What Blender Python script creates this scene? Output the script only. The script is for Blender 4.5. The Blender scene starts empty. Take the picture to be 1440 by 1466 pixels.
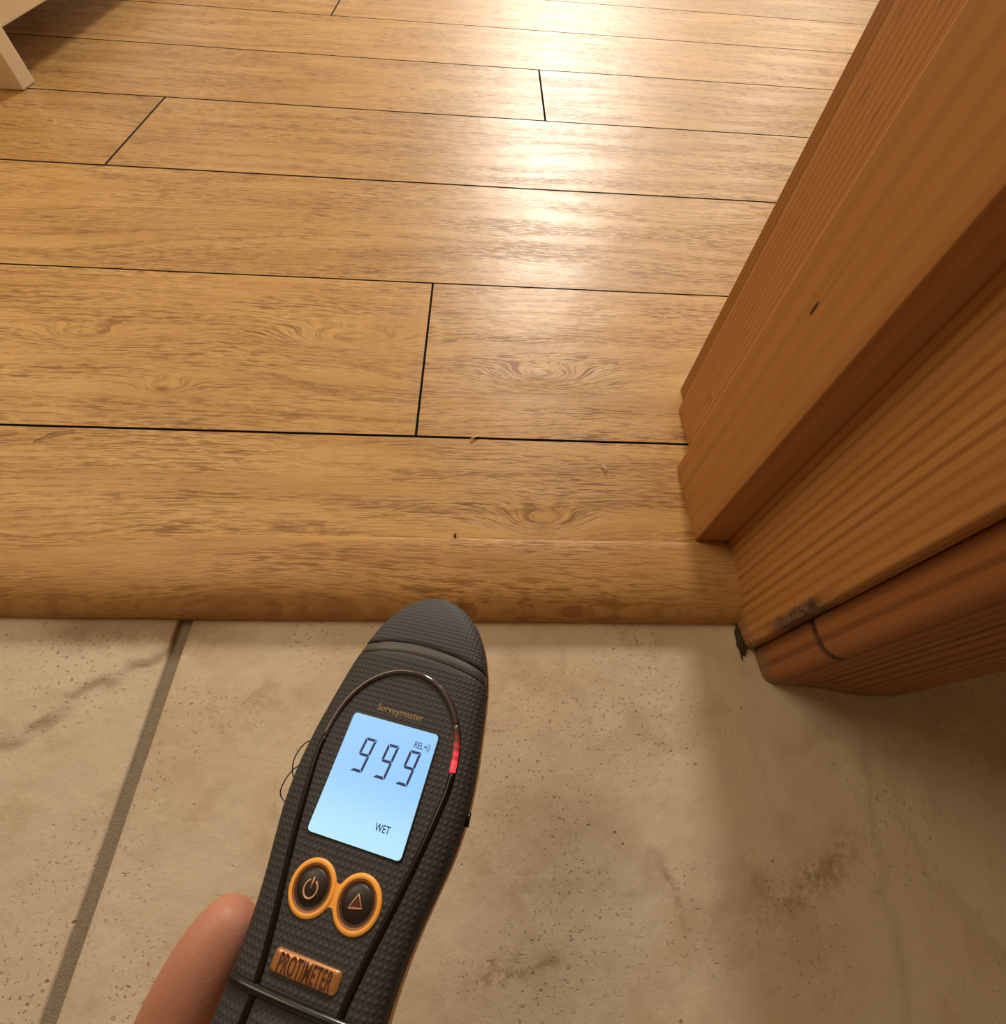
import bpy, bmesh, math, random
import numpy as np
from mathutils import Vector, Matrix, noise

random.seed(7)
scene = bpy.context.scene
col = scene.collection
PI = math.pi

# ------------------------------------------------------------------ camera
RC = ((0.9984977, -0.0082036, 0.0541756),      # right
      (-0.0208693, 0.8572669, 0.5144492),      # up
      (0.0506633, 0.5148070, -0.8558078))      # forward
FPX = 675.11
cam_data = bpy.data.cameras.new('camera')
cam = bpy.data.objects.new('camera', cam_data)
col.objects.link(cam)
cam_data.sensor_fit = 'HORIZONTAL'
cam_data.sensor_width = 36.0
cam_data.lens = FPX * 36.0 / 1440.0
cam_data.clip_start = 0.01
r_, u_, f_ = [Vector(v) for v in RC]
m = Matrix((r_, u_, -f_)).transposed().to_4x4()
m.translation = Vector((0, 0, 0.2782))
cam.matrix_world = m
scene.camera = cam

# ------------------------------------------------------------------ world, lamps, exposure
world = bpy.data.worlds.new('room_light')
scene.world = world
world.use_nodes = True
bg = world.node_tree.nodes['Background']
bg.inputs[0].default_value = (1.0, 0.77, 0.50, 1)
bg.inputs[1].default_value = 0.56
vs = scene.view_settings
vs.view_transform = 'Standard'
vs.look = 'None'
vs.exposure = 0.22
vs.gamma = 1.0
vs.use_curve_mapping = False


def lamp(name, az, el, dist, size, power, color, target=(0.05, 0.25, 0.0)):
    a, e = math.radians(az), math.radians(el)
    d = Vector((math.sin(a) * math.cos(e), math.cos(a) * math.cos(e), math.sin(e)))
    L = bpy.data.lights.new(name, 'AREA')
    L.shape = 'DISK'
    L.size = size
    L.energy = power
    L.color = color
    o = bpy.data.objects.new(name, L)
    col.objects.link(o)
    o.location = Vector(target) + d * dist
    o.rotation_euler = d.to_track_quat('Z', 'Y').to_euler()
    return o


lamp('ceiling_lamp', 6.5, 27, 7.0, 0.90, 285, (1.0, 0.94, 0.83))
lamp('ceiling_lamp_right', 26, 21, 7.0, 0.60, 32, (1.0, 0.93, 0.80))
lamp('ceiling_lamp_left', -58, 50, 2.8, 1.30, 17, (1.0, 0.82, 0.55))

# ------------------------------------------------------------------ helpers


def tag(o, label=None, cat=None, group=None, kind=None):
    if label: o['label'] = label
    if cat: o['category'] = cat
    if group: o['group'] = group
    if kind: o['kind'] = kind
    return o


def empty(name, loc=(0, 0, 0)):
    o = bpy.data.objects.new(name, None)
    o.empty_display_size = 0.02
    col.objects.link(o)
    o.location = loc
    return o


def link(name, me, parent=None, smooth=True):
    o = bpy.data.objects.new(name, me)
    col.objects.link(o)
    if parent: o.parent = parent
    if smooth and me.polygons:
        me.polygons.foreach_set('use_smooth', [True] * len(me.polygons))
    return o


def mesh(name, verts, faces, mat, parent=None, smooth=True, fix=False):
    me = bpy.data.meshes.new(name)
    me.from_pydata([tuple(v) for v in verts], [], faces)
    if fix:
        bm = bmesh.new(); bm.from_mesh(me)
        bmesh.ops.remove_doubles(bm, verts=bm.verts, dist=1e-6)
        bmesh.ops.recalc_face_normals(bm, faces=bm.faces)
        bm.to_mesh(me); bm.free()
    me.update()
    for mm in (mat if isinstance(mat, (list, tuple)) else [mat]):
        me.materials.append(mm)
    return link(name, me, parent, smooth)


def grid_faces(nu, nv, flip=False, wrap=False, base=0):
    F = []
    for j in range(nv - 1):
        for i in range(nu if wrap else nu - 1):
            a = base + j * nu + i
            b = base + j * nu + (i + 1) % nu
            q = (a, b, b + nu, a + nu)
            F.append(q[::-1] if flip else q)
    return F


def box(name, lo, hi, mat, parent=None, bevel=0.0):
    bm = bmesh.new()
    bmesh.ops.create_cube(bm, size=1.0)
    for v in bm.verts:
        v.co = Vector([lo[k] + (v.co[k] + .5) * (hi[k] - lo[k]) for k in range(3)])
    if bevel:
        bmesh.ops.bevel(bm, geom=bm.edges[:], offset=bevel, segments=2, profile=.7, affect='EDGES')
    me = bpy.data.meshes.new(name)
    bm.to_mesh(me); bm.free()
    me.materials.append(mat)
    return link(name, me, parent, False)


def tube(name, pts, rad, mat, parent=None, n=10, flat=1.0):
    """round bead along a polyline; rad a number or one per point; flat squashes it in local z"""
    P = [Vector(p) for p in pts]
    V, F = [], []
    for i, p in enumerate(P):
        t = (P[min(i + 1, len(P) - 1)] - P[max(i - 1, 0)]).normalized()
        up = Vector((0, 0, 1)) if abs(t.z) < .9 else Vector((0, 1, 0))
        s = t.cross(up).normalized(); w = s.cross(t)
        r = rad[i] if isinstance(rad, (list, tuple)) else rad
        for k in range(n):
            a = 2 * PI * k / n
            V.append(p + s * (r * math.cos(a)) + w * (r * math.sin(a) * flat))
    F = grid_faces(n, len(P), wrap=True)
    F.append(tuple(range(n))[::-1]); F.append(tuple(range((len(P) - 1) * n, len(P) * n)))
    return mesh(name, V, F, mat, parent, fix=True)


def spline(pts, n):
    """Catmull-Rom through 2-D or 3-D points"""
    P = [np.array(p, float) for p in pts]
    P = [2 * P[0] - P[1]] + P + [2 * P[-1] - P[-2]]
    out = []
    for i in range(1, len(P) - 2):
        for k in range(n):
            t = k / n
            a, b, c, d = P[i - 1], P[i], P[i + 1], P[i + 2]
            out.append(.5 * (2 * b + (c - a) * t + (2 * a - 5 * b + 4 * c - d) * t ** 2 + (3 * b - a - 3 * c + d) * t ** 3))
    out.append(P[-2])
    return out


# ------------------------------------------------------------------ node helper


class N:
    """small shorthand for building node materials"""

    def __init__(s, name):
        s.mat = bpy.data.materials.new(name)
        s.mat.use_nodes = True
        s.t = s.mat.node_tree
        s.b = s.t.nodes['Principled BSDF']

    def put(s, sock, v):
        if isinstance(v, bpy.types.NodeSocket): s.t.links.new(v, sock)
        elif isinstance(v, (tuple, list)) and len(v) == 3 and sock.type == 'RGBA': sock.default_value = (*v, 1)
        else: sock.default_value = v

    def m(s, op, a, b=0.0, c=0.0, clamp=False):
        n = s.t.nodes.new('ShaderNodeMath'); n.operation = op; n.use_clamp = clamp
        s.put(n.inputs[0], a); s.put(n.inputs[1], b); s.put(n.inputs[2], c)
        return n.outputs[0]

    def add(s, a, b): return s.m('ADD', a, b)
    def mul(s, a, b): return s.m('MULTIPLY', a, b)

    def pos(s):
        return s.t.nodes.new('ShaderNodeNewGeometry').outputs['Position']

    def obj(s):
        return s.t.nodes.new('ShaderNodeTexCoord').outputs['Object']

    def rnd(s):
        return s.t.nodes.new('ShaderNodeObjectInfo').outputs['Random']

    def sep(s, v):
        n = s.t.nodes.new('ShaderNodeSeparateXYZ'); s.put(n.inputs[0], v)
        return n.outputs[0], n.outputs[1], n.outputs[2]

    def com(s, x, y, z=0.0):
        n = s.t.nodes.new('ShaderNodeCombineXYZ')
        s.put(n.inputs[0], x); s.put(n.inputs[1], y); s.put(n.inputs[2], z)
        return n.outputs[0]

    def noise(s, vec, scale=1.0, detail=2.0, rough=.5, dist=0.0):
        n = s.t.nodes.new('ShaderNodeTexNoise')
        s.put(n.inputs['Vector'], vec); n.inputs['Scale'].default_value = scale
        n.inputs['Detail'].default_value = detail; n.inputs['Roughness'].default_value = rough
        n.inputs['Distortion'].default_value = dist
        return n.outputs[0]

    def voro(s, vec, scale=1.0, rnd=1.0):
        n = s.t.nodes.new('ShaderNodeTexVoronoi')
        s.put(n.inputs['Vector'], vec); n.inputs['Scale'].default_value = scale
        n.inputs['Randomness'].default_value = rnd
        return n.outputs['Distance']

    def step(s, v, lo, hi, a=0.0, b=1.0):
        n = s.t.nodes.new('ShaderNodeMapRange'); n.interpolation_type = 'SMOOTHSTEP'
        s.put(n.inputs[0], v); s.put(n.inputs[1], lo); s.put(n.inputs[2], hi)
        s.put(n.inputs[3], a); s.put(n.inputs[4], b)
        return n.outputs[0]

    def mix(s, f, a, b, mode='MIX'):
        n = s.t.nodes.new('ShaderNodeMix'); n.data_type = 'RGBA'; n.blend_type = mode
        s.put(n.inputs[0], f); s.put(n.inputs[6], a); s.put(n.inputs[7], b)
        return n.outputs[2]

    def gauss(s, x, y, x0, y0, a, b):
        dx = s.mul(s.m('SUBTRACT', x, x0), 1 / a); dy = s.mul(s.m('SUBTRACT', y, y0), 1 / b)
        r = s.add(s.mul(dx, dx), s.mul(dy, dy))
        return s.m('POWER', 2.71828, s.mul(r, -1.0))

    def bump(s, h, strength=1.0, distance=.001, normal=None):
        n = s.t.nodes.new('ShaderNodeBump')
        n.inputs['Strength'].default_value = strength; n.inputs['Distance'].default_value = distance
        s.put(n.inputs['Height'], h)
        if normal: s.put(n.inputs['Normal'], normal)
        return n.outputs[0]

    def done(s, color=None, rough=None, normal=None, **kw):
        if color is not None: s.put(s.b.inputs['Base Color'], color)
        if rough is not None: s.put(s.b.inputs['Roughness'], rough)
        if normal is not None: s.put(s.b.inputs['Normal'], normal)
        for k, v in kw.items(): s.put(s.b.inputs[k.replace('_', ' ')], v)
        return s.mat


def plain(name, c, rough=.5, **kw):
    return N(name).done(c, rough, **kw)


# ------------------------------------------------------------------ materials
def oak(name, light, mid, dark, rough, knots=(), shift=True, pore=1.0, figure=1.0):
    n = N(name)
    x, y, z = n.sep(n.pos())
    if shift:
        r = n.rnd()
        xs = n.add(x, n.mul(r, 37.0)); ys = n.add(y, n.mul(r, 11.3))
    else:
        xs, ys = x, n.m('SUBTRACT', y, z)
    f = n.add(ys, n.mul(n.noise(n.com(n.mul(xs, 2.0), n.mul(ys, 9.0)), 1.0, 1.5, .45), .060))
    f = n.add(f, n.mul(n.noise(n.com(n.mul(xs, 18), n.mul(ys, 60.0)), 1.0, 2, .5), .0022))
    core = None
    for (kx, ky, a, b, amp, c) in knots:
        f = n.add(f, n.mul(n.gauss(x, y, kx, ky, a, b), amp))
        g = n.mul(n.gauss(x, y, kx, ky, a * .22, b * .25), c)
        core = g if core is None else n.add(core, g)
    # growth rings follow the warped field, pores are short dashes along them
    ring = n.m('SINE', n.mul(f, 2 * PI / .0066))
    ring = n.step(ring, .15, 1.0)
    f2 = n.add(ys, n.mul(n.noise(n.com(n.mul(xs, 1.3), n.mul(ys, 5.5), 7.0), 1.0, 1, .4), .20))
    cath = n.step(n.m('SINE', n.mul(f2, 2 * PI / .021)), .55, 1.0)
    cath = n.mul(cath, n.step(n.noise(n.com(n.mul(xs, 3.0), n.mul(ys, 9), 3.0), 1.0, 1, .5), .44, .60))
    cath = n.mul(cath, n.step(n.noise(n.com(n.mul(xs, 90), n.mul(f2, 500)), 1.0, 2, .6), .34, .62))
    ragged = n.noise(n.com(n.mul(xs, 110), n.mul(f, 420)), 1.0, 2, .6)
    where = n.step(n.noise(n.com(n.mul(xs, 4), n.mul(ys, 16)), 1.0, 2, .5), .44, .62)
    ring = n.mul(n.mul(ring, n.step(ragged, .40, .66)), n.add(n.mul(where, .75), .25))
    dash = n.noise(n.com(n.mul(xs, 42), n.mul(f, 520)), 1.0, 2.0, .6)
    dash = n.step(dash, .50, .62)
    dash2 = n.step(n.noise(n.com(n.mul(xs, 80), n.mul(f, 1200)), 1.0, 2.0, .55), .46, .66)
    dash = n.m('MAXIMUM', dash, n.mul(dash2, .75))
    dash = n.mul(dash, n.step(n.noise(n.com(n.mul(xs, 6), n.mul(f, 45)), 1.0, 2, .5), .36, .62, .25, 1.0))
    broad = n.noise(n.com(n.mul(xs, 5), n.mul(f, 30)), 1.0, 3, .55)
    c = n.mix(n.step(broad, .30, .70), light, mid)
    c = n.mix(n.mul(dash, .92 * pore), c, dark)
    c = n.mix(n.mul(ring, .60 * figure), c, dark)
    c = n.mix(n.mul(cath, .55 * figure), c, dark)
    if core is not None:
        c = n.mix(n.m('MINIMUM', core, .75), c, (dark[0] * .75, dark[1] * .7, dark[2] * .7))
    if shift:
        hv = n.t.nodes.new('ShaderNodeHueSaturation')
        n.put(hv.inputs['Value'], n.step(n.rnd(), 0, 1, .93, 1.06)); n.put(hv.inputs['Color'], c)
        c = hv.outputs[0]
    # tiny dark specks of dirt
    sp = n.step(n.voro(n.com(n.mul(x, 28), n.mul(y, 34))), .035, .02)
    sp = n.mul(sp, n.step(n.noise(n.pos(), 9.0, 1), .5, .6))
    c = n.mix(n.mul(sp, .7), c, (.06, .03, .015))
    fine = n.noise(n.com(n.mul(xs, 160), n.mul(f, 1300)), 1.0, 2, .6)
    wob = n.noise(n.com(n.mul(x, 26), n.mul(y, 34)), 1.0, 2, .5)
    nb = n.bump(wob, .34, .0022)
    nb = n.bump(n.add(n.mul(fine, .6), n.mul(dash, -.8)), .55, .00022, nb)
    rg = n.add(rough, n.add(n.mul(dash, .08), n.mul(n.noise(n.pos(), 14, 3, .6), .10)))
    return n.done(c, rg, nb, Specular_IOR_Level=.25)


def pine(name, light, mid, dark, spacing, contrast, rough=.40, knot=None, fleck=0.0, waver=.010, dirt=True, kerf=None, chip=False):
    n = N(name)
    x, y, z = n.sep(n.pos())
    q = n.add(n.mul(x, 1.25), y)
    f = n.add(q, n.mul(n.noise(n.com(n.mul(q, 7), n.mul(z, 1.3)), 1.0, 1.5, .5), waver * 3.0))
    f = n.add(f, n.mul(n.noise(n.com(n.mul(q, 60), n.mul(z, 9)), 1.0, 2, .5), waver * .12))
    w = n.m('SINE', n.mul(f, 2 * PI / spacing))
    w = n.step(w, -.25, 1.0)
    var = n.step(n.noise(n.com(n.mul(f, 70), n.mul(z, .5)), 1.0, 1), .3, .7, .35, 1.0)
    fine = n.noise(n.com(n.mul(f, 1500), n.mul(z, 14)), 1.0, 2, .6)
    broad = n.noise(n.com(n.mul(f, 40), n.mul(z, 2)), 1.0, 2, .5)
    c = n.mix(n.step(broad, .3, .7), light, mid)
    c = n.mix(n.mul(n.mul(w, var), contrast), c, dark)
    c = n.mix(n.mul(n.step(fine, .45, .75), .22), c, dark)
    if fleck:
        fl = n.step(n.noise(n.com(n.mul(f, 330), n.mul(z, 60)), 1.0, 1), .66, .74)
        c = n.mix(n.mul(fl, fleck), c, (dark[0] * .6, dark[1] * .5, dark[2] * .5))
    if knot:
        ky, kz = knot
        crack = n.gauss(y, z, ky, kz, .0013, .0040)
        tail = n.gauss(y, z, ky - .001, kz + .014, .0012, .020)
        c = n.mix(n.mul(tail, .55), c, dark)
        c = n.mix(n.step(crack, .25, .7), c, (.03, .014, .006))
    if kerf:   # dark line where the foot of the moulding was cut and pieced
        kz = n.add(kerf, n.mul(n.m('SUBTRACT', y, .0655), 0.0))
        kz = n.add(kz, n.mul(n.m('POWER', n.m('MAXIMUM', n.mul(n.m('SUBTRACT', .0665, y), 100), 0.0), 2.0), .0028))
        kz = n.add(kz, n.mul(n.noise(n.com(n.mul(y, 300), x), 1.0, 1), .0015))
        kd = n.mul(n.step(n.m('ABSOLUTE', n.m('SUBTRACT', z, kz)), .0034, .0006), n.step(x, .190, .184))
        c = n.mix(n.mul(kd, .85), c, (.045, .018, .008))
    if chip:   # bare splintered wood along the knocked arris
        ny = n.noise(n.com(n.mul(y, 260), n.mul(z, 130)), 1.0, 3, .65)
        edge = n.step(n.add(y, n.mul(ny, -.0085)), .0812, .0792)
        cz = n.mul(n.step(z, .012, .030), n.step(z, .070, .056))
        c = n.mix(n.mul(n.mul(edge, n.add(n.mul(cz, .75), .2)), n.step(z, .085, .07)), c, (.13, .075, .040))
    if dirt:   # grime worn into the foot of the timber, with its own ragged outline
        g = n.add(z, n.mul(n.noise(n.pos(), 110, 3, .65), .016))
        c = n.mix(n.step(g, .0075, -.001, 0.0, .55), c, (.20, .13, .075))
    nb = n.bump(n.add(n.mul(w, .7), n.mul(fine, .5)), .35, .00035)
    return n.done(c, n.add(rough, n.mul(fine, .12)), nb, Specular_IOR_Level=.45)


KN = [(-.1175, .338, .052, .013, .030, .4), (-.247, .2725, .022, .010, .014, 1.0), (.0515, .300, .046, .016, .030, .4),
      (-.330, .330, .038, .012, .024, .3), (.0430, .1585, .034, .012, .022, .4)]
M_oak = oak('oak_laminate', (.57, .345, .130), (.47, .262, .088), (.205, .092, .026), .35, KN)
M_edge = plain('dark_plank_edge', (.030, .017, .009), .8)
M_nose = oak('oak_nosing', (.54, .305, .112), (.44, .232, .078), (.22, .095, .027), .36, (), False, .85, .35)
M_under = plain('dark_underlay', (.035, .022, .014), .9)
M_pine_lining = pine('pine_lining', (.50, .245, .078), (.43, .195, .056), (.215, .080, .019), .0056, .66, knot=None, waver=.005, chip=True)
M_pine_stop = pine('pine_stop', (.46, .215, .064), (.42, .188, .052), (.27, .105, .026), .013, .36, knot=(.1847, .1525), waver=.005)
M_pine_rebate = pine('pine_rebate', (.53, .255, .085), (.45, .20, .060), (.27, .105, .027), .0042, .55, fleck=.55, waver=.004)
M_pine_room = pine('pine_room_architrave', (.36, .150, .038), (.30, .118, .028), (.19, .064, .014), .0050, .40, waver=.004)
M_pine_hall = pine('pine_hall_architrave', (.36, .145, .042), (.29, .108, .029), (.105, .034, .009), .0074, .85, waver=.006, rough=.5, kerf=.0425)
M_filler = plain('dark_filler', (.045, .027, .014), .95)


def tile_material():
    n = N('stone_tile')
    x, y, z = n.sep(n.pos())
    P = n.com(x, y, n.mul(n.rnd(), 3.0))
    big = n.noise(P, 7, 4, .6)
    med = n.noise(P, 28, 5, .62)
    c = n.mix(n.step(big, .33, .68), (.60, .50, .372), (.54, .425, .290))
    c = n.mix(n.mul(n.step(med, .48, .70), .45), c, (.44, .33, .205))
    # rusty cloud patches and veins
    warp = n.com(n.add(x, n.mul(n.noise(P, 18, 3), .10)), n.add(y, n.mul(n.noise(n.com(y, x, 4.0), 18, 3), .10)))
    vein = n.m('ABSOLUTE', n.m('SUBTRACT', n.noise(warp, 6.5, 3, .55), .5))
    vm = n.mul(n.step(vein, .030, .004), n.step(n.noise(P, 11, 2), .50, .60))
    c = n.mix(n.mul(vm, .20), c, (.34, .235, .13))
    patch = n.mul(n.step(n.noise(P, 15, 4, .7), .60, .70), n.step(n.noise(P, 95, 3, .7), .40, .62))
    c = n.mix(n.mul(patch, .42), c, (.32, .21, .105))
    for (px, py, a, b, an, k) in ((.008, -.073, .012, .0055, 35, .8), (.024, -.067, .014, .004, 10, .75), (.038, -.066, .010, .003, -8, .6), (.187, -.030, .020, .0060, 38, .85),
                                  (.166, -.042, .020, .0065, 25, .75), (.150, -.042, .014, .005, -30, .5), (.099, -.043, .017, .0028, -66, .8), (.048, -.040, .014, .006, 20, .4), (.020, -.040, .014, .006, 15, .4)):
        ca, sa = math.cos(math.radians(an)), math.sin(math.radians(an))
        wx = n.add(x, n.mul(n.m('SUBTRACT', n.noise(P, 55, 3), .5), .020)); wy = n.add(y, n.mul(n.m('SUBTRACT', n.noise(n.com(y, x, 2.0), 55, 3), .5), .020))
        dx, dy = n.m('SUBTRACT', wx, px), n.m('SUBTRACT', wy, py)
        g = n.gauss(n.add(n.mul(dx, ca), n.mul(dy, sa)), n.add(n.mul(dx, -sa), n.mul(dy, ca)), 0, 0, a, b)
        g = n.mul(g, n.step(n.noise(P, 150, 4, .75), .36, .58))
        c = n.mix(n.mul(g, k * .8), c, (.28, .175, .085))
    # pits: small flecks clustered in drifts
    drift = n.step(n.noise(P, 13, 3, .55), .44, .64, .0, .8)
    drift = n.m('MAXIMUM', drift, n.m('MAXIMUM', n.gauss(x, y, .075, .040, .070, .035), n.gauss(x, y, -.240, .075, .040, .022)))
    pit = n.noise(n.com(n.mul(x, 470), n.mul(y, 400), 0.0), 1.0, 2.5, .6)
    pm = n.mul(n.step(pit, .605, .68), drift)
    c = n.mix(n.mul(pm, .80), c, (.26, .17, .085))
    dots = n.mul(n.step(n.voro(P, 120), .13, .06), n.step(n.noise(P, 30, 1), .55, .62))
    c = n.mix(n.mul(dots, .60), c, (.24, .155, .08))
    # brown stain along the foot of the step, left
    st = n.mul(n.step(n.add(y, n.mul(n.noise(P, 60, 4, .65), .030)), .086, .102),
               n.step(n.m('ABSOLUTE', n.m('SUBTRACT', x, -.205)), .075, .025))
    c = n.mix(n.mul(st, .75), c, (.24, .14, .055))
    h = n.add(n.mul(big, 1.6), n.add(n.mul(med, .55), n.add(n.mul(pm, -.45), n.mul(dots, -.5))))
    h = n.add(h, n.mul(n.noise(P, 150, 4, .65), .42))
    nb = n.bump(h, .55, .0016)
    return n.done(c, n.add(.42, n.mul(med, .2)), nb, Specular_IOR_Level=.35)


M_tile = tile_material()
n = N('grout')
M_grout = n.done(n.mix(n.noise(n.pos(), 160, 4, .7), (.16, .125, .085), (.30, .245, .175)), .95, n.bump(n.noise(n.pos(), 900, 3), .6, .0006))
n = N('cream_paint')
M_cream = n.done(n.mix(n.noise(n.pos(), 25, 3), (.66, .53, .36), (.58, .45, .28)), .45)
M_cream2 = plain('cream_panel', (.76, .68, .54), .45)
M_wall = plain('plaster_wall', (.62, .50, .34), .85)

# ------------------------------------------------------------------ wooden floor
H = .0165
floor = box('floor', (-2.6, .118, -.0150), (2.6, 4.2, -.008), M_under)
tag(floor, 'oak effect laminate floor of wide planks with dark joints', 'floor', kind='structure')
ROW1, PW = .2322, .19


def plank(x0, x1, y0, y1, z=0.0, gap=.0007, swell=.00022, narrow=True):
    """laminate plank: bevelled edges, edges swollen slightly proud of the middle, body 8 mm deep"""
    x0 += gap; x1 -= gap; y0 += gap; y1 -= gap
    L, Wd = x1 - x0, y1 - y0
    b = .0004
    xs = sorted(set([0, b, .004, .009, .015, .022, .032, L - .032, L - .022, L - .015, L - .009, L - .004, L - b, L] +
                    list(np.linspace(.05, L - .05, max(4, int(L / .025))))))
    ys = sorted(set([0, b, .004, .009, .015, .022, Wd - .022, Wd - .015, Wd - .009, Wd - .004, Wd - b, Wd] + list(np.linspace(.03, Wd - .03, 9)))) if Wd > .1 \
        else [0, b, .006, .015, .03, .045, .06, Wd - .012, Wd - .005, Wd - b, Wd]
    V = []
    for v in ys:
        for u in xs:
            e = min(u, L - u) if min(u, L - u) < .032 else 1
            ey = min(v, Wd - v)
            s = max(math.exp(-(e / .011) ** 2) if e < 1 else 0, .75 * math.exp(-(ey / .010) ** 2))
            zz = z + swell * s + .00016 * noise.noise((9 * (x0 + u), 14 * (y0 + v), 2.2))
            if u in (0, L) or v in (0, Wd): zz = z - .0007
            V.append((x0 + u, y0 + v, zz))
    nu, nv = len(xs), len(ys)
    F = grid_faces(nu, nv)
    rim = [i for i in range(nu)] + [j * nu + nu - 1 for j in range(1, nv)] + [(nv - 1) * nu + i for i in range(nu - 2, -1, -1)] + [j * nu for j in range(nv - 2, 0, -1)]
    base = len(V)
    for i in rim: V.append((V[i][0], V[i][1], -.008))
    k = len(rim)
    for i in range(k):
        j = (i + 1) % k
        F.append((rim[j], rim[i], base + i, base + j))
    o = mesh('plank', V, F, [M_oak, M_edge], floor)
    for p_ in o.data.polygons:
        if any(V[i][2] < -.001 for i in p_.vertices) or (sum(V[i][0] in (V[0][0], V[nu - 1][0]) or V[i][1] in (V[0][1], V[nu * nv - 1][1]) for i in p_.vertices) >= 2 and narrow):
            p_.material_index = 1
            p_.use_smooth = False
    bm_ = bmesh.new(); bm_.from_mesh(o.data)
    bmesh.ops.split_edges(bm_, edges=[e_ for e_ in bm_.edges if len({f_.material_index for f_ in e_.link_faces}) > 1])
    bm_.to_mesh(o.data); bm_.free()
    return o


plank(-.95, .1725, .1440, ROW1, gap=.0008, swell=.00005)                       # the cut row along the threshold
JOINTS = {1: [-1.33, -.0488, 1.23], 2: [-1.2, .80], 3: [-1.72, -.4293, .86], 4: [-1.2, .0806, 1.36], 5: [-.86, .74],
          6: [-1.57, -.2789, 1.01], 7: [-.62, .95], 8: [-1.0, 1.9]}
for k in range(1, 21):
    y0 = ROW1 + (k - 1) * PW
    js = [-2.5] + [j for j in JOINTS.get(k, [-1.4 + (k * .47) % 1.2, (k * .47) % 1.2])] + [2.5]
    for a, b_ in zip(js[:-1], js[1:]):
        plank(a, b_, y0, y0 + PW, gap=.0006 if k < 3 else .00105, swell=.00006 if k < 3 else .00040)

# ------------------------------------------------------------------ rounded nosing strip along the step
prof = spline([(.1460, .0002), (.1448, .0016), (.1400, .0022), (.1300, .0021), (.1190, .0012), (.1100, -.0006), (.1030, -.0035), (.0977, -.0078), (.0952, -.0124), (.0947, -.0170)], 3)
xs = np.linspace(-.95, .1705, 60)
V = [(x, p[0] + .0002 * noise.noise((x * 12, 0, 5)), p[1]) for x in xs for p in prof]
F = grid_faces(len(prof), len(xs))
nb_ = len(V)
V += [(x, yy, -.0170) for x in xs for yy in (.1185,)]
V += [(x, yy, .0001) for x in xs for yy in (.1185,)]
nose = mesh('trim_2', V[:nb_], F, M_nose, fix=False)
nose.data.flip_normals() if nose.data.polygons[0].normal.z < 0 else None
tag(nose, 'rounded oak nosing strip where the wooden floor steps down to the tiles', 'threshold', kind='structure')

# ------------------------------------------------------------------ hall tiles
hall = box('floor.001', (-1.5, -.95, -.030), (1.5, .116, -.0188), M_grout)
hall.data.name = 'grout_bed'
tag(hall, 'beige stone effect tile floor of the hall with brown grout', 'floor', kind='structure')


def seg_side(p, poly):
    """signed distance of p to a polyline (positive on its left)"""
    best, sgn = 1e9, 1
    for (a, b) in zip(poly[:-1], poly[1:]):
        ax, ay = a; bx, by = b
        dx, dy = bx - ax, by - ay
        t = max(0, min(1, ((p[0] - ax) * dx + (p[1] - ay) * dy) / (dx * dx + dy * dy)))
        qx, qy = ax + t * dx, ay + t * dy
        d = math.hypot(p[0] - qx, p[1] - qy)
        if d < best:
            best = d; sgn = 1 if dx * (p[1] - ay) - dy * (p[0] - ax) > 0 else -1
    return best * sgn * 1.0


LED_L = [(-.40, -.06), (-.30, -.004), (-.2508, .0242), (-.2366, .0337), (-.2259, .0387), (-.215, .0558), (-.2004, .0624), (-.1815, .072), (-.14, .085)]
LED_R = [(.1935, -.14), (.1998, -.0835), (.2042, -.0591), (.2084, -.0381), (.216, -.0185), (.2206, .0106), (.2334, .05), (.26, .12)]

LED_L, LED_R = [[(a * 1.0086, b_ * 1.0086) for a, b_ in L_] for L_ in (LED_L, LED_R)]


def tile_z(x, y, seed):
    wob = .007 * noise.noise((x * 70, y * 70, seed)) + .0025 * noise.noise((x * 300, y * 300, seed))
    z = -H + .00045 * noise.fractal((x * 14, y * 14, seed), .8, 2.0, 4) + .00013 * noise.noise((x * 120, y * 120, seed))
    if seed < 1:
        z += .0017 / (1 + math.exp(-(seg_side((x, y), LED_L) + wob) / .0007)) - .0007
    elif seed < 2:
        z += .0009 / (1 + math.exp(-(seg_side((x, y), LED_R) + wob) / .0010)) - .0006
    return z


def tile(x0, x1, y0, y1, seed, fine):
    e = .0010
    def axis(a, b, lo, hi, st):
        pts = [a, a + e * .4, a + e]
        t = a + e
        while t < b - e:
            t += st if lo <= t <= hi else .02
            if t < b - e - .0005: pts.append(t)
        return pts + [b - e, b - e * .4, b]
    st = .0022 if fine else .02
    X = axis(x0, x1, -.34, .36, st); Y = axis(y0, y1, -.125, .12, st)
    V = []
    for j, y in enumerate(Y):
        for i, x in enumerate(X):
            z = tile_z(x, y, seed)
            k = min(i, j, len(X) - 1 - i, len(Y) - 1 - j)
            z -= (.0014, .0004, 0)[min(k, 2)]
            V.append((x, y, z))
    nu, nv = len(X), len(Y)
    F = grid_faces(nu, nv)
    rim = [i for i in range(nu)] + [j * nu + nu - 1 for j in range(1, nv)] + [(nv - 1) * nu + i for i in range(nu - 2, -1, -1)] + [j * nu for j in range(nv - 2, 0, -1)]
    base = len(V)
    for i in rim: V.append((V[i][0], V[i][1], -.0205))
    for i in range(len(rim)):
        j = (i + 1) % len(rim)
        F.append((rim[j], rim[i], base + i, base + j))
    return mesh('tile', V, F, M_tile, hall)


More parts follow.
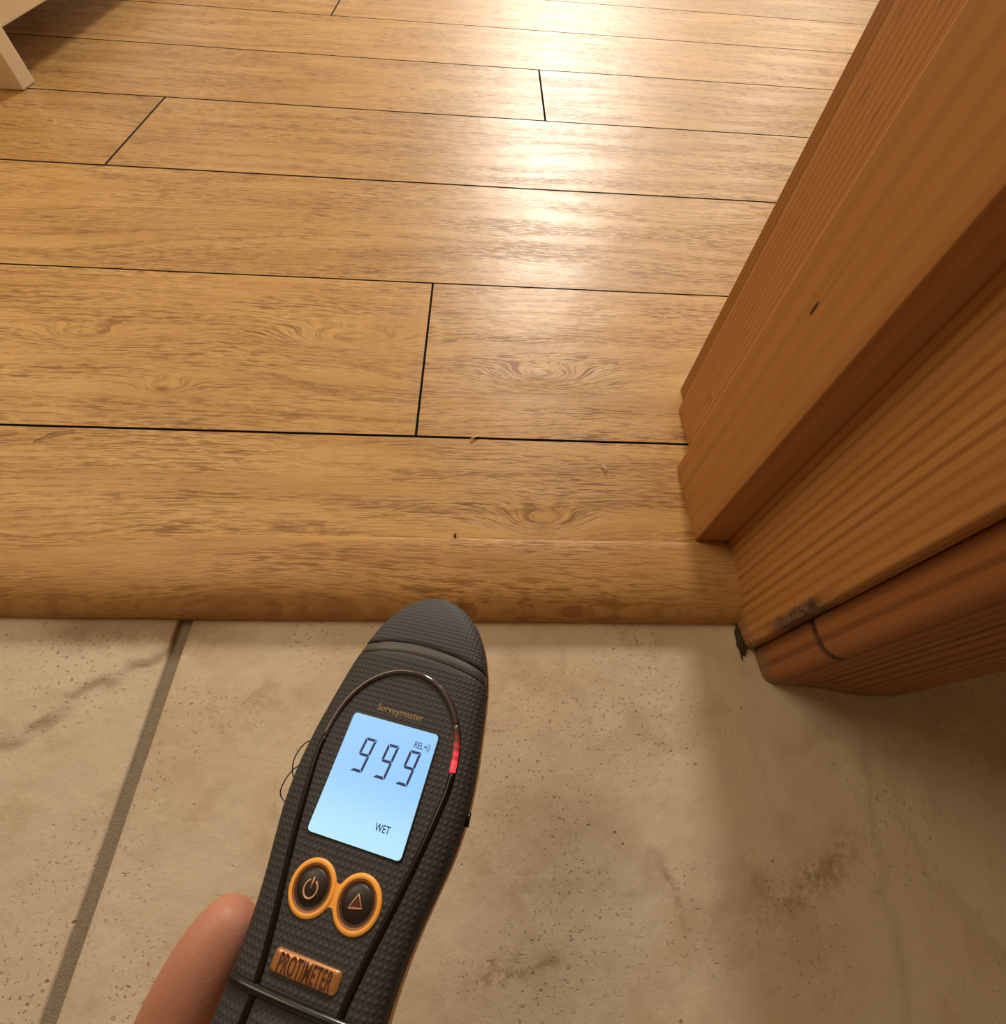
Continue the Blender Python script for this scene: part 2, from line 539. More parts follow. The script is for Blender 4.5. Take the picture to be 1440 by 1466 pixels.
GX, GW, TW = -.1795, .0076, .60
for r in range(2):
    ya = .116 if r == 0 else .116 - .45 - .007
    for c in range(-2, 2):
        xa = GX + GW / 2 + c * (TW + GW)
        tile(xa, xa + TW, ya - .45, ya, {-1: .3, 0: 1.3}.get(c, 3.3 + c) + (5 if r else 0), r == 0 and c in (-1, 0))

# ------------------------------------------------------------------ door frame
frame = empty('trim_1', (.17, .18, 0))
tag(frame, 'varnished orange pine door frame at the right of the doorway', 'door frame', kind='structure')


def extrude_up(name, plan, z0, z1, mat, parent, zs=None, wear=None, closed=False, cap=True):
    """plan: outline points in x,y walked so that the seen faces look outward; extruded along z"""
    zs = zs or [z0, z1]
    V = []
    for z in zs:
        for i, (x, y) in enumerate(plan):
            v = Vector((x, y, z))
            if wear: v = wear(v, i)
            V.append(v)
    F = grid_faces(len(plan), len(zs), wrap=closed)
    if closed:
        F.append(tuple(range(len(plan)))[::-1]); F.append(tuple(range((len(zs) - 1) * len(plan), len(zs) * len(plan))))
    o = mesh(name, V, F, mat, None, smooth=False, fix=True)
    o.parent = parent
    o.matrix_parent_inverse = parent.matrix_world.inverted() if parent.parent else Matrix.Translation(-parent.location)
    return o


def rounded(plan, r):
    """ease the corners of an outline"""
    out = []
    k = len(plan)
    for i in range(k):
        a, b, c = [Vector(plan[(i + d) % k]) for d in (-1, 0, 1)]
        d1, d2 = (a - b), (c - b)
        q = min(r, d1.length * .4, d2.length * .4)
        p1, p2 = b + d1.normalized() * q, b + d2.normalized() * q
        out += [tuple(p1), tuple((p1 + p2) * .25 + b * .5), tuple(p2)]
    return out


XL = .1695      # face of the lining
Z0 = -.0170
zs_low = [Z0 + k * .0016 for k in range(0, 50)] + [.08, .12, .2, .4, .8, 1.4, 2.05]


def lining_wear(v, i):
    # knocked, splintered lower front arris
    if v.y < .0840 and v.z < .078 and v.x < .1725:
        d = noise.noise((v.x * 40, 3.1, v.z * 95)) + .6 * noise.noise((v.x * 200, v.y * 300, v.z * 380))
        amt = math.exp(-((v.z - .046) / .016) ** 2) + .30
        near = max(0, 1 - (v.y - .079) / .0055) * max(0, 1 - (v.x - XL) / .004)
        chip = max(0, d + .30) * .0075 * amt * near
        v.y += chip * .6; v.x += chip * .8
    return v


lin = extrude_up('lining', [(XL + .0011, .0790), (XL + .0004, .0793), (XL, .0801), (XL, .0815), (XL, .0832), (XL, .0855), (XL, .2680), (.192, .2680), (.192, .0790), (XL + .005, .0790), (XL + .003, .0790)], Z0, 2.05, M_pine_lining, frame, zs_low, lining_wear, True)
# the door sits in a rebate behind the stop: its own sawn face, a lighter cut of pine
reb = extrude_up('rebate_strip', rounded([(.1605, .2085), (.1605, .2690), (.1700, .2690), (.1700, .2085)], .0011), .0006, 2.05, M_pine_rebate, frame, None, None, True)
stop = extrude_up('door_stop', rounded([(.1472, .1475), (.1472, .2100), (.1700, .2100), (.1700, .1475)], .0010), .0006, 2.05, M_pine_stop, frame, None, None, True)
room_arch = extrude_up('room_architrave', rounded([(.1668, .2690), (.1668, .2920), (.235, .2920), (.235, .2690)], .0016), .0006, 2.05, M_pine_room, frame, None, None, True)
# moulded architrave on the hall side: bead, quirk, ogee, flat (plan, seen from above)
arch_plan = [(a * 1.008 if a < .25 else a, b_ * 1.008 if b_ < .075 else b_) for a, b_ in [(.1755, .0780), (.1756, .0700), (.1762, .0620), (.1775, .0590), (.1800, .0573), (.1850, .0566), (.1930, .0560), (.2030, .0553),
             (.2100, .0545), (.2180, .0530), (.2260, .0513), (.2350, .0503), (.2440, .0500),
             (.2600, .0500), (.2620, .0508), (.2628, .0530), (.2628, .0780)]]


def arch_wear(v, i):
    if .06 < v.y < .0625 and v.z < .01: v.y += .0006 * noise.noise((v.x * 200, 0, v.z * 300))
    if v.x < .186:      # the foot was pieced in: an open joint across the edge of the moulding
        j = (v.z - .0432 - (.0028 * max(0, (.0665 - v.y) * 100) ** 2)) / .0011
        d = .0012 * math.exp(-j * j)
        v.x += d
        if v.y < .060: v.y += d
    if v.z < Z0 + .0001: v.z += .0008 * noise.noise((v.x * 150, v.y * 80, 4))
    return v


dense = []
for a, b_ in zip(arch_plan[:-1], arch_plan[1:]):
    k = max(1, int(math.hypot(b_[0] - a[0], b_[1] - a[1]) / .0018))
    k = min(k, 4)
    dense += [(a[0] + (b_[0] - a[0]) * t / k, a[1] + (b_[1] - a[1]) * t / k) for t in range(k)]
dense.append(arch_plan[-1])
hall_arch = extrude_up('hall_architrave', dense[::-1], Z0, 2.05, M_pine_hall, frame, zs_low, arch_wear, True)
hall_arch.data.polygons.foreach_set('use_smooth', [True] * len(hall_arch.data.polygons))

# dark crumbly filler in the corner between nosing and lining
V, F = [], []
bm = bmesh.new()
bmesh.ops.create_icosphere(bm, subdivisions=4, radius=1)
for v in bm.verts:
    k = 1 + .5 * noise.noise(v.co * 2.2) + .35 * noise.noise(v.co * 7)
    v.co = Vector((.1695 + v.co.x * .0024 * k + .0012 * v.co.y, .0850 + v.co.y * .0105 * k, -.0160 + v.co.z * .0035 * k))
me = bpy.data.meshes.new('corner_filler'); bm.to_mesh(me); bm.free(); me.materials.append(M_filler)
fil = link('corner_filler', me); fil.parent = frame; fil.matrix_parent_inverse = Matrix.Translation(-frame.location)
fil['label'] = 'dark crumbly filler'

wall = box('wall_right', (.1935, .0795, -.0170), (2.2, .2675, 2.6), M_wall)
wall['kind'] = 'structure'
tag(wall, 'plastered wall behind the pine door frame', 'wall')

# the rest of the hall: plain plastered walls, ceiling, and the wall over and left of the doorway
for nm, lo, hi, lab in (('wall_left', (-2.2, .0795, -.0170), (-.6400, .2675, 2.6), 'plastered wall at the left of the doorway'),
                        ('wall_front', (-.6400, .0795, 2.06), (.1930, .2675, 2.6), 'plastered wall above the doorway'),
                        ('wall_back', (-1.3, -1.25, -.0170), (1.3, -1.15, 2.6), 'plastered wall at the back of the hall'),
                        ('wall_hall_left', (-1.20, -1.15, -.0170), (-1.10, .0790, 2.6), 'plastered left side wall of the hall'),
                        ('wall_hall_right', (1.10, -1.15, -.0170), (1.20, .0790, 2.6), 'plastered right side wall of the hall'),
                        ('ceiling', (-1.2, -1.25, 2.6), (1.2, .2675, 2.7), 'plain ceiling of the hall')):
    tag(box(nm, lo, hi, M_wall), lab, nm.split('_')[0], kind='structure')

# ------------------------------------------------------------------ cream cabinet far left
cab = empty('cabinet', (-.80, 1.15, 0))
tag(cab, 'cream painted wooden cabinet on square legs at the far left of the oak floor', 'cabinet')


def cbox(name, lo, hi, mat, bev=.0015):
    l = Vector(cab.location)
    return box(name, Vector(lo) - l, Vector(hi) - l, mat, cab, bev)


CX, CY = -.604, .7930
for (lx, ly) in ((CX - .036, CY), (CX - .036, 1.50), (-1.04, CY), (-1.04, 1.50)):
    cbox('leg', (lx, ly, .0008), (lx + .036, ly + .030, .095), M_cream)
cbox('side_rail', (CX - .022, CY + .030, .052), (CX - .002, 1.50, .0765), M_cream)
cbox('side_rail', (-1.04, CY + .030, .052), (-1.02, 1.50, .0765), M_cream)
cbox('front_rail', (-1.004, CY + .004, .052), (CX - .036, CY + .024, .0765), M_cream)
cbox('side_panel', (CX - .020, CY + .004, .0765), (CX - .004, 1.528, .46), M_cream2)
cbox('side_panel', (-1.036, CY + .004, .0765), (-1.02, 1.528, .46), M_cream2)
cbox('front_panel', (-1.02, CY + .006, .095), (CX - .02, CY + .022, .46), M_cream)
cbox('bottom_board', (-1.02, CY + .03, .070), (CX - .022, 1.50, .0764), M_cream)
cbox('top', (-1.055, CY - .012, .46), (CX + .012, 1.54, .482), M_cream, .003)

# ------------------------------------------------------------------ moisture meter
meter = empty('moisture_meter')
EX, EY, EN = Vector((.957, -.2532, .1415)), Vector((.262, .9639, -.0472)), Vector((-.1244, .0823, .9888))
rot = Matrix((EX, EY, EN)).transposed().to_quaternion()
ORG = Vector((-.0311, .0043, .1029))
meter.rotation_mode = 'QUATERNION'
meter.location = ORG
meter.rotation_quaternion = rot
tag(meter, 'charcoal and orange handheld moisture meter with lit blue screen reading 999', 'moisture meter')
MM = .001


def dots_rubber(name, c, pitch, depth, rough=.62):
    n = N(name)
    x, y, z = n.sep(n.obj())
    k = PI / pitch
    a = n.m('SINE', n.mul(n.add(x, y), k * .72)); b = n.m('SINE', n.mul(n.m('SUBTRACT', x, y), k * .72))
    h = n.step(n.mul(a, b), .0, .85)
    v = n.noise(n.obj(), 60, 3)
    cc = n.mix(n.mul(h, .5), (c[0] * .62, c[1] * .60, c[2] * .60), c)
    cc = n.mix(n.mul(v, .25), cc, (c[0] * .8, c[1] * .78, c[2] * .75))
    return n.done(cc, rough, n.bump(h, .55, depth), Specular_IOR_Level=.4)


M_rub = dots_rubber('charcoal_rubber', (.058, .056, .056), .00125, .00030)
M_cap = dots_rubber('charcoal_cap_rubber', (.078, .081, .087), .00105, .00030)
M_band = plain('smooth_charcoal', (.070, .063, .058), .42)
M_shell = plain('orange_shell', (.66, .34, .090), .45)
M_blk = plain('black_gloss', (.008, .006, .006), .22, Specular_IOR_Level=.4)
M_bar = plain('black_bar', (.012, .011, .012), .22)
M_ring = N('amber_bezel')
M_ring = M_ring.done((.78, .33, .050), .40, Emission_Color=(1.0, .40, .05, 1), Emission_Strength=.10)
M_ringin = plain('brown_recess', (.30, .10, .016), .5)
M_gap = plain('dark_gap', (.040, .012, .004), .6)
M_btn = plain('button_black', (.016, .010, .008), .38)
M_icon = plain('copper_icon', (.60, .30, .16), .5)
M_iconred = plain('dark_red', (.09, .012, .008), .5)
M_gold = plain('gold_print', (.36, .21, .075), .45)
M_plate = plain('copper_plate', (.50, .22, .075), .25, Metallic=.45, Coat_Weight=.9, Coat_Roughness=.06)
M_letter = plain('brown_letter', (.075, .022, .008), .4)
M_seg = plain('lcd_navy', (.018, .032, .20), .5)
n = N('lit_screen')
ox, oy, oz = n.sep(n.obj())
glow = n.step(oy, .004, -.019)
lc = n.mix(glow, (.30, .62, 1.0), (.50, .84, 1.0))
M_lcd = n.done((.02, .03, .04), .35, Emission_Color=lc, Emission_Strength=.82)
n = N('clear_guide')
M_guide = n.done((.085, .060, .055), .10, Transmission_Weight=.35, IOR=1.45, Coat_Weight=.6, Coat_Roughness=.05)
n = N('red_lit_guide')
ox, oy, oz = n.sep(n.obj())
seg_ = n.step(n.m('SINE', n.mul(oy, 2 * PI / .0026)), -.6, .6, .45, 1.0)
M_red = n.done((.085, .045, .04), .15, Emission_Color=(1.0, .035, .06, 1), Emission_Strength=n.mul(n.step(oy, .0205, .0085, .0, 1.15), n.add(n.mul(seg_, n.step(oy, .0095, .012)), n.step(oy, .012, .0095))), Coat_Weight=.6)

# outline (mm): half width along the length
OUT = spline([(-127, 0), (-126, 8), (-123, 16), (-116, 21.5), (-100, 23.6), (-80, 23.3), (-61, 22.7), (-48, 22.9), (-34.5, 24.5), (-21, 27.4), (-13, 29.0),
              (-3, 29.9), (6, 29.7), (15, 28.9), (30, 26.9), (38.5, 25.3), (44.5, 23.5), (51, 20.8), (57.2, 16.9), (61.8, 12.2), (64.2, 8), (65.4, 4), (65.8, 0)], 5)
OUT_Y = np.array([p[0] for p in OUT]); OUT_W = np.maximum(0, np.array([p[1] for p in OUT]))


def width(y): return float(np.interp(y, OUT_Y, OUT_W))


TOPP = [(0, 0), (.2, -.05), (.4, -.2), (.58, -.45), (.72, -.85), (.83, -1.5), (.905, -2.4), (.955, -3.6), (.985, -5.0), (1.0, -6.8), (1.0, -10)]
BOTP = [(1.006, -9.9), (1.014, -13), (.99, -18), (.93, -23), (.82, -27), (.62, -30), (.35, -31.6), (0, -32)]
TX = np.array([p[0] for p in TOPP[:-1]]); TZ = np.array([p[1] for p in TOPP[:-1]])


def drop(y):
    return -2.6 * max(0, (y - 50) / 15.8) ** 2 - 6 * max(0, (-112 - y) / 15) ** 2


def squash(y):
    return 1 - .35 * max(0, (y - 40) / 25.8) ** 1.5 - .35 * max(0, (-110 - y) / 17) ** 2


def top_z(x, y):
    w = max(width(y), .01)
    return float(np.interp(min(1, abs(x) / w), TX, TZ)) * squash(y) + drop(y)


def warp(y, u):
    g = 1.0 if 41 <= y <= 45 else max(0, 1 - (y - 45) / 20.8) if y > 45 else max(0, 1 - (41 - y) / 22)
    return y - 3.2 * u * u * g


def shell(name, prof_, y0, y1, mat, dz=0.0, inset=0.0, rim=0.0):
    us = [-p[0] for p in prof_[::-1]] + [p[0] for p in prof_[1:]] if prof_[0][0] == 0 else [-p[0] for p in prof_] + [p[0] for p in prof_[-2::-1]]
    zz = [p[1] for p in prof_[::-1]] + [p[1] for p in prof_[1:]] if prof_[0][0] == 0 else [p[1] for p in prof_] + [p[1] for p in prof_[-2::-1]]
    st = [y for y in OUT_Y if y0 + .3 < y < y1 - .3]
    st = [y0] + [y for y in st] + [y1]
    full = []
    for a, b in zip(st[:-1], st[1:]):
        k = max(1, int((b - a) / 2.5))
        full += [a + (b - a) * t / k for t in range(k)]
    full.append(y1)
    V = []
    for j, y in enumerate(full):
        ed = rim if (j in (0, len(full) - 1) and rim) else 0
        for u, z in zip(us, zz):
            yy = warp(y, u)
            V.append(Vector((u * (width(yy) - inset) * MM, yy * MM, (z * squash(yy) + drop(yy) + dz - ed) * MM)))
    F = grid_faces(len(us), len(full))
    o = mesh(name, V, F, mat, meter, fix=True)
    return o


body = shell('upper_shell', TOPP, -127, 41.0, M_rub, rim=.5)
shell('sensor_cap', TOPP, 45.2, 65.8, M_cap, .15, rim=.5)
shell('band', TOPP, 41.4, 44.7, M_band, -.1, .15, rim=.3)
shell('groove', TOPP, 40.6, 45.6, M_blk, -.55, .35)
shell('lower_shell', BOTP, -127, 65.8, M_shell)

# loop of bead and light guide
half = [(0, 34.9), (4, 34.5), (9, 32.9), (14.2, 29.4), (18.3, 24.6), (21, 19), (22.4, 13.5), (22.95, 8.2)]
tail = [(22.95, 7.7), (22.9, 3.2), (22.2, -2.4), (21.1, -9), (19.6, -17), (17.4, -27), (14.3, -40), (12.5, -50), (12.0, -58), (12.3, -75), (13.5, -100)]


def on_face(pts, lift):
    return [Vector((x, y, top_z(x, y) + lift)) * MM for x, y in pts]


hp = [tuple(p) for p in spline(half, 6)]
arc = [(-x, y) for x, y in hp[::-1]] + hp[1:]
cut = max(i for i, p in enumerate(arc) if p[1] > 21.5 or p[0] < 0)
tube('light_guide', on_face(arc[:cut + 1], .15), 1.05 * MM, M_guide, meter, 10)
tube('alarm_light', on_face(arc[cut:], .15), 1.05 * MM, M_red, meter, 10)
for s in (1, -1):
    tp = [(s * p[0], p[1]) for p in spline(tail, 5)]
    tube('black_bead', on_face(tp, -.05), 1.05 * MM, M_blk, meter, 10)
# dark seat the guide and bead lie in
for s in (1, -1):
    seat = [(s * p[0], p[1]) for p in hp + [tuple(q) for q in spline(tail, 5)]]
    tube('bead_channel', on_face(seat, -.45), 1.5 * MM, M_blk, meter, 8, .45)


def polyplate(name, pts, z, mat, parent, th=.12, dome=0.0):
    """flat plate from an outline in mm, optional domed top"""
    k = len(pts)
    cx = sum(p[0] for p in pts) / k; cy = sum(p[1] for p in pts) / k
    V, F = [], []
    lev = [(1, -th), (1, 0)] + ([(.97, dome * .35), (.90, dome * .7), (.72, dome * .93), (.4, dome)] if dome else [])
    for (s, dz) in lev:
        for (x, y) in pts:
            if dome:
                e = 1 - s
                xx = x - math.copysign(min(abs(x - cx), e * 8), x - cx); yy = cy + (y - cy) * s
            else: xx, yy = x, y
            V.append(Vector((xx, yy, z + dz)) * MM)
    F = grid_faces(k, len(lev), wrap=True)
    F.append(tuple(range((len(lev) - 1) * k, len(lev) * k)))
    o = mesh(name, V, F, mat, parent, smooth=bool(dome), fix=False)
    return o


def rrect(x0, x1, y0, y1, r, n=6):
    P = []
    for (cx, cy, a0) in ((x1 - r, y1 - r, 0), (x0 + r, y1 - r, 90), (x0 + r, y0 + r, 180), (x1 - r, y0 + r, 270)):
        for k in range(n + 1):
            a = math.radians(a0 + 90 * k / n)
            P.append((cx + r * math.cos(a), cy + r * math.sin(a)))
    return P


frame_p = polyplate('screen_surround', rrect(-15.9, 15.9, -17.9, 17.9, 1.5), .12, M_blk, meter, .6)
scr = polyplate('screen', rrect(-15.5, 15.5, -17.5, 17.5, 1.3), .26, M_lcd, meter, .2)

# seven segment digits, slanted
def seg_digit(x0, y0, w, h, name='digit'):
    t, g = .80, .16
    m_ = h / 2
    sl = .115
    S = []
    S.append([(g, h), (w - g, h), (w - g - t, h - t), (g + t, h - t)])                       # top
    S.append([(0, h - g), (0, m_ + g), (t, m_ + g + .35), (t, h - g - t)])                      # upper left
    S.append([(w, h - g), (w, m_ + g), (w - t, m_ + g + .35), (w - t, h - g - t)])              # upper right
    S.append([(g, m_), (g + .5, m_ + t / 2), (w - g - .5, m_ + t / 2), (w - g, m_), (w - g - .5, m_ - t / 2), (g + .5, m_ - t / 2)])
    S.append([(w, m_ - g), (w, g), (w - t, g + t), (w - t, m_ - g - .35)])                      # lower right
    S.append([(g - .2, 0), (w - g, 0), (w - g - t, t), (g + t - .2, t)])                        # bottom
    V, F = [], []
    for pl in S:
        b0 = len(V); k = len(pl)
        area = sum(pl[i][0] * pl[(i + 1) % k][1] - pl[(i + 1) % k][0] * pl[i][1] for i in range(k))
        if area < 0: pl = pl[::-1]
        for zz in (.27, .36):
            for (x, y) in pl: V.append(Vector((x0 + x + sl * (y - h / 2), y0 + y, zz)) * MM)
        for i in range(k): F.append((b0 + i, b0 + (i + 1) % k, b0 + k + (i + 1) % k, b0 + k + i))
        F.append(tuple(b0 + k + i for i in range(k)))
    return mesh(name, V, F, M_seg, scr, smooth=False)


for dx in (-8.75, -.65, 7.15):
    seg_digit(dx, .75, 3.95, 10.35)


def text(name, s, x, y, z, size, mat, parent, sx=1.0, align='LEFT', depth=.05, bold=0.0, space=1.0):
    cu = bpy.data.curves.new(name, 'FONT')
    cu.body = s; cu.size = size * MM; cu.align_x = align; cu.extrude = depth * MM; cu.offset = bold * MM
    cu.resolution_u = 4; cu.space_character = space
    tmp = bpy.data.objects.new(name, cu)
    col.objects.link(tmp)
    dg = bpy.context.evaluated_depsgraph_get(); dg.update()
    me = bpy.data.meshes.new_from_object(tmp.evaluated_get(dg))
    col.objects.unlink(tmp); bpy.data.objects.remove(tmp)
    me.transform(Matrix.Diagonal((sx, 1, 1, 1)))
    me.materials.clear(); me.materials.append(mat)
    me.transform(Matrix.Translation(Vector((x, y, z)) * MM))
    o = link(name, me, parent, False)
    return o


text('reading_mode', 'REL', 8.35, 12.0, .30, 2.75, M_seg, scr, .74, bold=.015)
text('reading_state', 'WET', 4.85, -12.3, .30, 2.9, M_seg, scr, .78, bold=.025)
# sound waves beside REL
for k, rr in enumerate((.55, 1.15, 1.75)):
    a = [(12.05 + rr * math.cos(t), 12.95 + rr * .95 * math.sin(t)) for t in np.linspace(-.85, .85, 9)]
    tube('sound_wave', [Vector((x, y, .30)) * MM for x, y in a], .10 * MM, M_seg, scr, 6)
polyplate('sound_dot', [(12.05 + .28 * math.cos(t), 12.95 + .28 * math.sin(t)) for t in np.linspace(0, 2 * PI, 10)[:-1]], .34, M_seg, scr)
text('printed_name', 'Surveymaster', 0, 20.15, .02, 3.05, M_gold, meter, 1.02, 'CENTER')

# button bezel: figure of eight
BX, BY, BR, FQ = 7.15, -29.5, 7.0, 1.1
bez_pts = []
fy = math.sqrt((BR + FQ) ** 2 - BX ** 2)
aj = math.atan2(fy, BX)            # angle at the left ring's centre towards the fillet centre
for k in range(33):                # left ring, anticlockwise from upper fillet to lower
    a = aj + (2 * PI - 2 * aj) * k / 32
    bez_pts.append((-BX + BR * math.cos(a), BR * math.sin(a)))
for k in range(1, 6):              # lower fillet
    a0, a1 = PI - aj, aj
    a = a0 + (a1 - a0) * k / 6
    bez_pts.append((FQ * math.cos(a), -fy + FQ * math.sin(a)))
for k in range(33):
    a = PI + aj + (2 * PI - 2 * aj) * k / 32
    bez_pts.append((BX + BR * math.cos(a), BR * math.sin(a)))
for k in range(1, 6):
    a = -aj - (PI - 2 * aj) * k / 6
    bez_pts.append((FQ * math.cos(a), fy + FQ * math.sin(a)))
bez = mesh('button_bezel', [Vector((x, y + BY, z)) * MM for z in (-.6, .09) for (x, y) in bez_pts],
           grid_faces(len(bez_pts), 2, wrap=True) + [tuple(range(len(bez_pts), 2 * len(bez_pts)))], M_ring, meter, smooth=False)
for s in (-1, 1):
    RP = [(7.0, .10), (6.85, .38), (6.5, .58), (6.1, .60), (5.75, .50)]
    V = [Vector((s * BX + r * math.cos(2 * PI * k / 40), BY + r * math.sin(2 * PI * k / 40), z)) * MM for (r, z) in RP for k in range(40)]
    mesh('bezel_ring', V, grid_faces(40, len(RP), wrap=True), M_ring, bez, fix=False)
    RP = [(5.75, .50), (5.45, .36), (5.15, .26)]
    V = [Vector((s * BX + r * math.cos(2 * PI * k / 40), BY + r * math.sin(2 * PI * k / 40), z)) * MM for (r, z) in RP for k in range(40)]
    mesh('bezel_recess', V, grid_faces(40, len(RP), wrap=True), M_ringin, bez, fix=False)
    RP = [(5.15, .26), (4.8, .17), (4.3, .12)]
    V = [Vector((s * BX + r * math.cos(2 * PI * k / 40), BY + r * math.sin(2 * PI * k / 40), z)) * MM for (r, z) in RP for k in range(40)]
    mesh('bezel_gap', V, grid_faces(40, len(RP), wrap=True), M_gap, bez, fix=False)
    btn = polyplate('button', [(s * BX + 4.45 * math.cos(2 * PI * k / 40), BY + 4.45 * math.sin(2 * PI * k / 40)) for k in range(40)], .13, M_btn, meter, .1)
    DP = [(4.45, .13), (4.1, .36), (3.4, .54), (2, .68), (.01, .74)]
    V = [Vector((s * BX + r * math.cos(2 * PI * k / 40), BY + r * math.sin(2 * PI * k / 40), z)) * MM for (r, z) in DP for k in range(40)]
    mesh('button_dome', V, grid_faces(40, len(DP), wrap=True), M_btn, btn, fix=False)
    if s < 0:
        a = [(s * BX + 2.0 * math.sin(t) - .1, BY - .35 + 2.15 * math.cos(t)) for t in np.linspace(.42, 2 * PI - .42, 28)]
        tube('power_symbol', [Vector((x, y, .78)) * MM for x, y in a], .27 * MM, M_icon, btn, 8)
        tube('power_symbol', [Vector((s * BX - .1, BY - .2, .82)) * MM, Vector((s * BX - .1, BY + 2.5, .80)) * MM], .27 * MM, M_icon, btn, 8)
    else:
        tri = [(s * BX + x, BY + y) for x, y in ((-.95, 1.9), (1.95, -.15), (-1.35, -1.75))]
        tri = [(s * BX - 2.0 + .1, BY - 1.35), (s * BX + .0 - .2, BY + 2.2), (s * BX + 1.9, BY - .55)]
        tube('arrow_symbol', [Vector((*tri[i % 3], .80)) * MM for i in range(4)], .27 * MM, M_icon, btn, 8)
        polyplate('arrow_fill', tri[::-1], .80, M_iconred, btn, .05)

# name plate
pl = polyplate('name_plate', rrect(-10.5, 9.6, -48.25, -43.2, 1.2), .10, M_plate, meter, .5, .75)
text('plate_lettering', 'PROTIMETER', -.45, -47.75, .86, 5.7, M_letter, pl, .455, 'CENTER', .10, .09, 1.08)

# cross bar under the plate
bar = [(x, -52.5) for x in np.linspace(-22.0, 22.0, 25)]
tube('cross_bar', on_face(bar, .25), [.5 * MM] + [1.25 * MM] * 23 + [.5 * MM], M_bar, meter, 12)
# battery cover below the bar, bounded by the beads
V, F = [], []
bx = np.linspace(-1, 1, 13); by = np.linspace(-104, -55, 22)
for y in by:
    xw = float(np.interp(-y, [50, 58, 75, 100, 110], [12.5, 12.0, 12.3, 13.5, 14])) - 1.7
    for u in bx:
        e = .0 if abs(u) < 1 and y not in (by[0], by[-1]) else .6
        V.append(Vector((u * xw, y, top_z(u * xw, y) + .45 - e)) * MM)
mesh('battery_cover', V, grid_faces(13, 22), M_rub, meter)

# thin cord loops poking out at the left side, dark slots at the right
tube('cord', [Vector(p) * MM for p in spline([(-28.5, 7.5, -8), (-32.2, 4.4, -8), (-33.6, .2, -8.5), (-33.2, -3.0, -9), (-31.5, -5.5, -9), (-29.5, -6.5, -9)], 6)], .22 * MM, M_blk, meter, 6)
tube('cord', [Vector(p) * MM for p in spline([(-29, -.4, -9), (-32.4, -3.6, -9), (-34.0, -8.0, -9.5), (-33.6, -11.5, -10), (-30, -13.5, -10)], 6)], .22 * MM, M_blk, meter, 6)
for (x, y) in ((30.2, -2.6), (25.6, 33.5)):
    tube('side_slot', [Vector((x * 1.005, y + 2, -9.2)) * MM, Vector((x * 1.012, y - 2, -9.2)) * MM], .7 * MM, M_blk, meter, 8)
tube('side_clip', [Vector((-24.9, 41.5, -8.5)) * MM, Vector((-26.2, 38.0, -8.5)) * MM], [.9 * MM, .5 * MM], M_shell, meter, 8)

# ------------------------------------------------------------------ hand holding the meter
n = N('skin')
nz = n.noise(n.obj(), 90, 3, .6)
skinc = n.mix(nz, (.50, .235, .155), (.42, .175, .110))
lines_ = n.noise(n.obj(), 700, 2)
M_skin = n.done(skinc, .5, n.bump(lines_, .25, .0004), Subsurface_Weight=.15, Subsurface_Scale=.004, Specular_IOR_Level=.35)


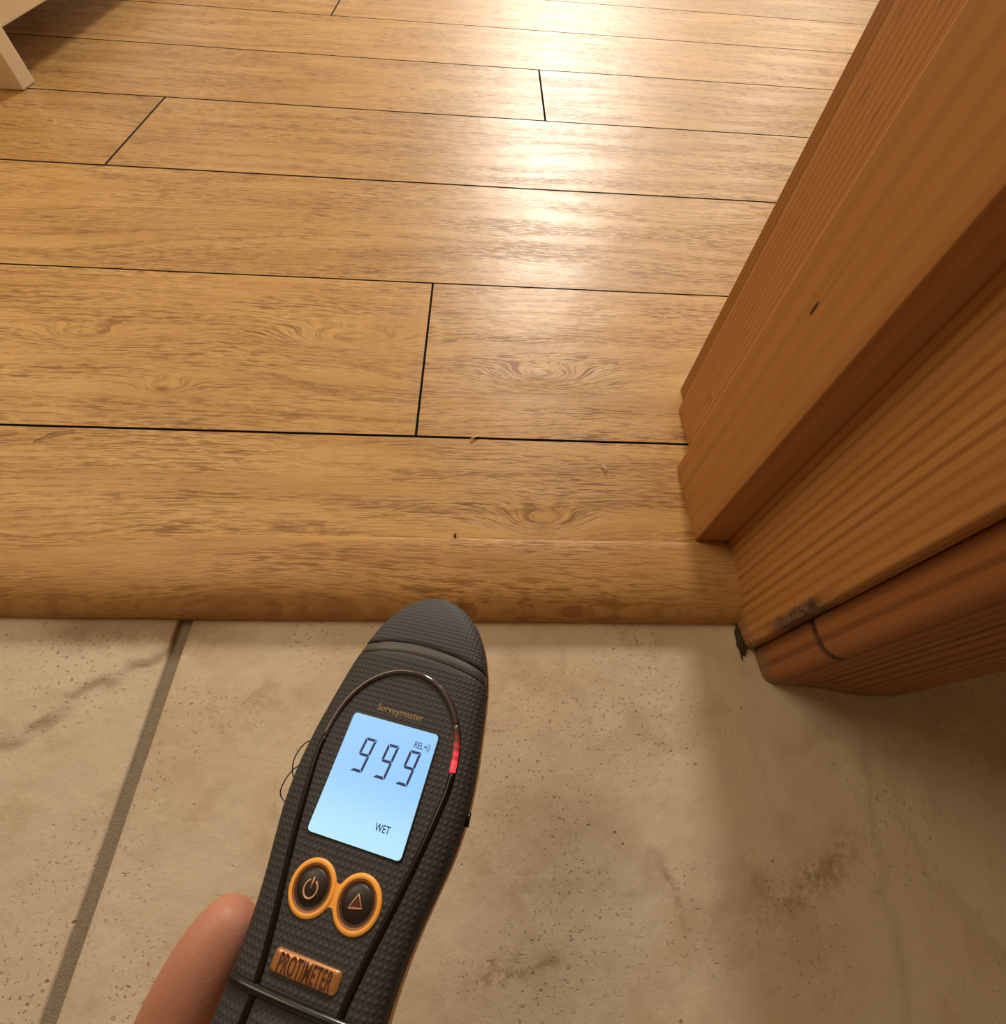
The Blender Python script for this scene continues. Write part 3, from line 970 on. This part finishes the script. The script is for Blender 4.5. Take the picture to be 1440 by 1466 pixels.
def hand():
    VV, EE, RR = [], [], []

    def v(p, r):
        VV.append(Vector(p) * MM); RR.append(r * MM); return len(VV) - 1

    def chain(start, pts):
        prev = start
        for p, r in pts:
            i = v(p, r); EE.append((prev, i)); prev = i
        return prev
    root = v((-18, -128, -58), 24)                                         # heel of the palm
    chain(root, [((-24, -165, -62), 24), ((-34, -215, -68), 26), ((-48, -290, -76), 33), ((-56, -340, -80), 36)])   # wrist, forearm
    pi_ = v((-16, -92, -54), 14); EE.append((root, pi_))
    pm_ = v((-3, -98, -56), 15); EE.append((root, pm_))
    pr_ = v((8, -108, -57), 14); EE.append((root, pr_))
    pp_ = v((14, -122, -57), 13); EE.append((root, pp_))
    chain(pi_, [((-14, -72, -50), 9.5), ((-9, -54, -44.5), 8.6), ((-2, -42, -42), 7.8), ((4, -36, -40), 6.6)])
    chain(pm_, [((-1, -80, -52), 9.6), ((4, -65, -46), 8.8), ((7, -55, -43), 7.9), ((9, -50, -40), 6.8)])
    chain(pr_, [((8, -96, -53), 9.2), ((11, -84, -47), 8.4), ((12, -76, -43), 7.5), ((12, -72, -40), 6.5)])
    chain(pp_, [((14, -116, -53), 8.2), ((15, -107, -47), 7.2), ((15, -101, -43), 6.4), ((14, -97, -40), 5.6)])
    # thumb, lying along the left flank
    chain(root, [((-37, -108, -44), 16), ((-41, -88, -28), 13), ((-37.5, -72, -18), 12.0), ((-35.2, -58, -13.5), 11.6), ((-32.6, -47, -11.5), 10.2), ((-29.8, -38.5, -10.5), 6.5)])
    me = bpy.data.meshes.new('hand')
    me.from_pydata(VV, EE, [])
    o = bpy.data.objects.new('hand', me)
    col.objects.link(o)
    sk = o.modifiers.new('skin', 'SKIN')
    sk.use_smooth_shade = True
    for i, sv in enumerate(me.skin_vertices[0].data):
        sv.radius = (RR[i], RR[i]); sv.use_root = (i == 0)
    sb = o.modifiers.new('sub', 'SUBSURF'); sb.levels = 3; sb.render_levels = 3
    dg = bpy.context.evaluated_depsgraph_get(); dg.update()
    me2 = bpy.data.meshes.new_from_object(o.evaluated_get(dg))
    o.modifiers.clear()
    o.data = me2
    me2.name = 'hand'
    me2.materials.clear(); me2.materials.append(M_skin)
    me2.polygons.foreach_set('use_smooth', [True] * len(me2.polygons))
    o.rotation_mode = 'QUATERNION'; o.location = ORG; o.rotation_quaternion = rot
    return o


hd = hand()
tag(hd, 'bare left hand gripping the moisture meter with thumb along its side', 'hand')
# ------------------------------------------------------------------ litter on the floor
M_straw = plain('pale_splinter', (.75, .56, .30), .6)
M_hair = plain('dark_hair', (.07, .045, .03), .6)
M_chip_hole = plain('dark_chip_hole', (.025, .015, .010), .7)


def splinter(pts, r, mat, label, cat, name, group=None):
    o = tube(name, pts, r, mat, None, 6)
    return tag(o, label, cat, group)


splinter([(-.0075, .2300, .0012), (-.0050, .2315, .0016), (-.0015, .2340, .0011)], .0006, M_straw, 'pale splinter lying across the dark plank joint by the meter tip', 'splinter', 'wood_splinter')
splinter([(.0905, .2085, .0012), (.0925, .2060, .0017), (.0930, .2030, .0012)], .0006, M_straw, 'curled pale shaving on the threshold plank near the door stop', 'splinter', 'wood_shaving')
splinter([(-.316, .2170, .0006), (-.305, .2250, .0012), (-.292, .2285, .0006)], .00022, M_hair, 'short dark hair on the threshold plank at the left', 'hair', 'hair')
bm = bmesh.new(); bmesh.ops.create_icosphere(bm, subdivisions=2, radius=.0012)  # dark lump added in place of a chip hole in the nosing edge
for v in bm.verts: v.co = Vector((v.co.x * .8, v.co.y * 1.5, v.co.z * .7)) * (1 + .4 * noise.noise(v.co * 1500)) + Vector((-.0155, .1475, .0015))
me = bpy.data.meshes.new('chip_hole_lump'); bm.to_mesh(me); bm.free(); me.materials.append(M_chip_hole)
tag(link('chip_hole_lump', me), 'black crumb standing in for a chip hole at the upper edge of the nosing strip', 'lump')
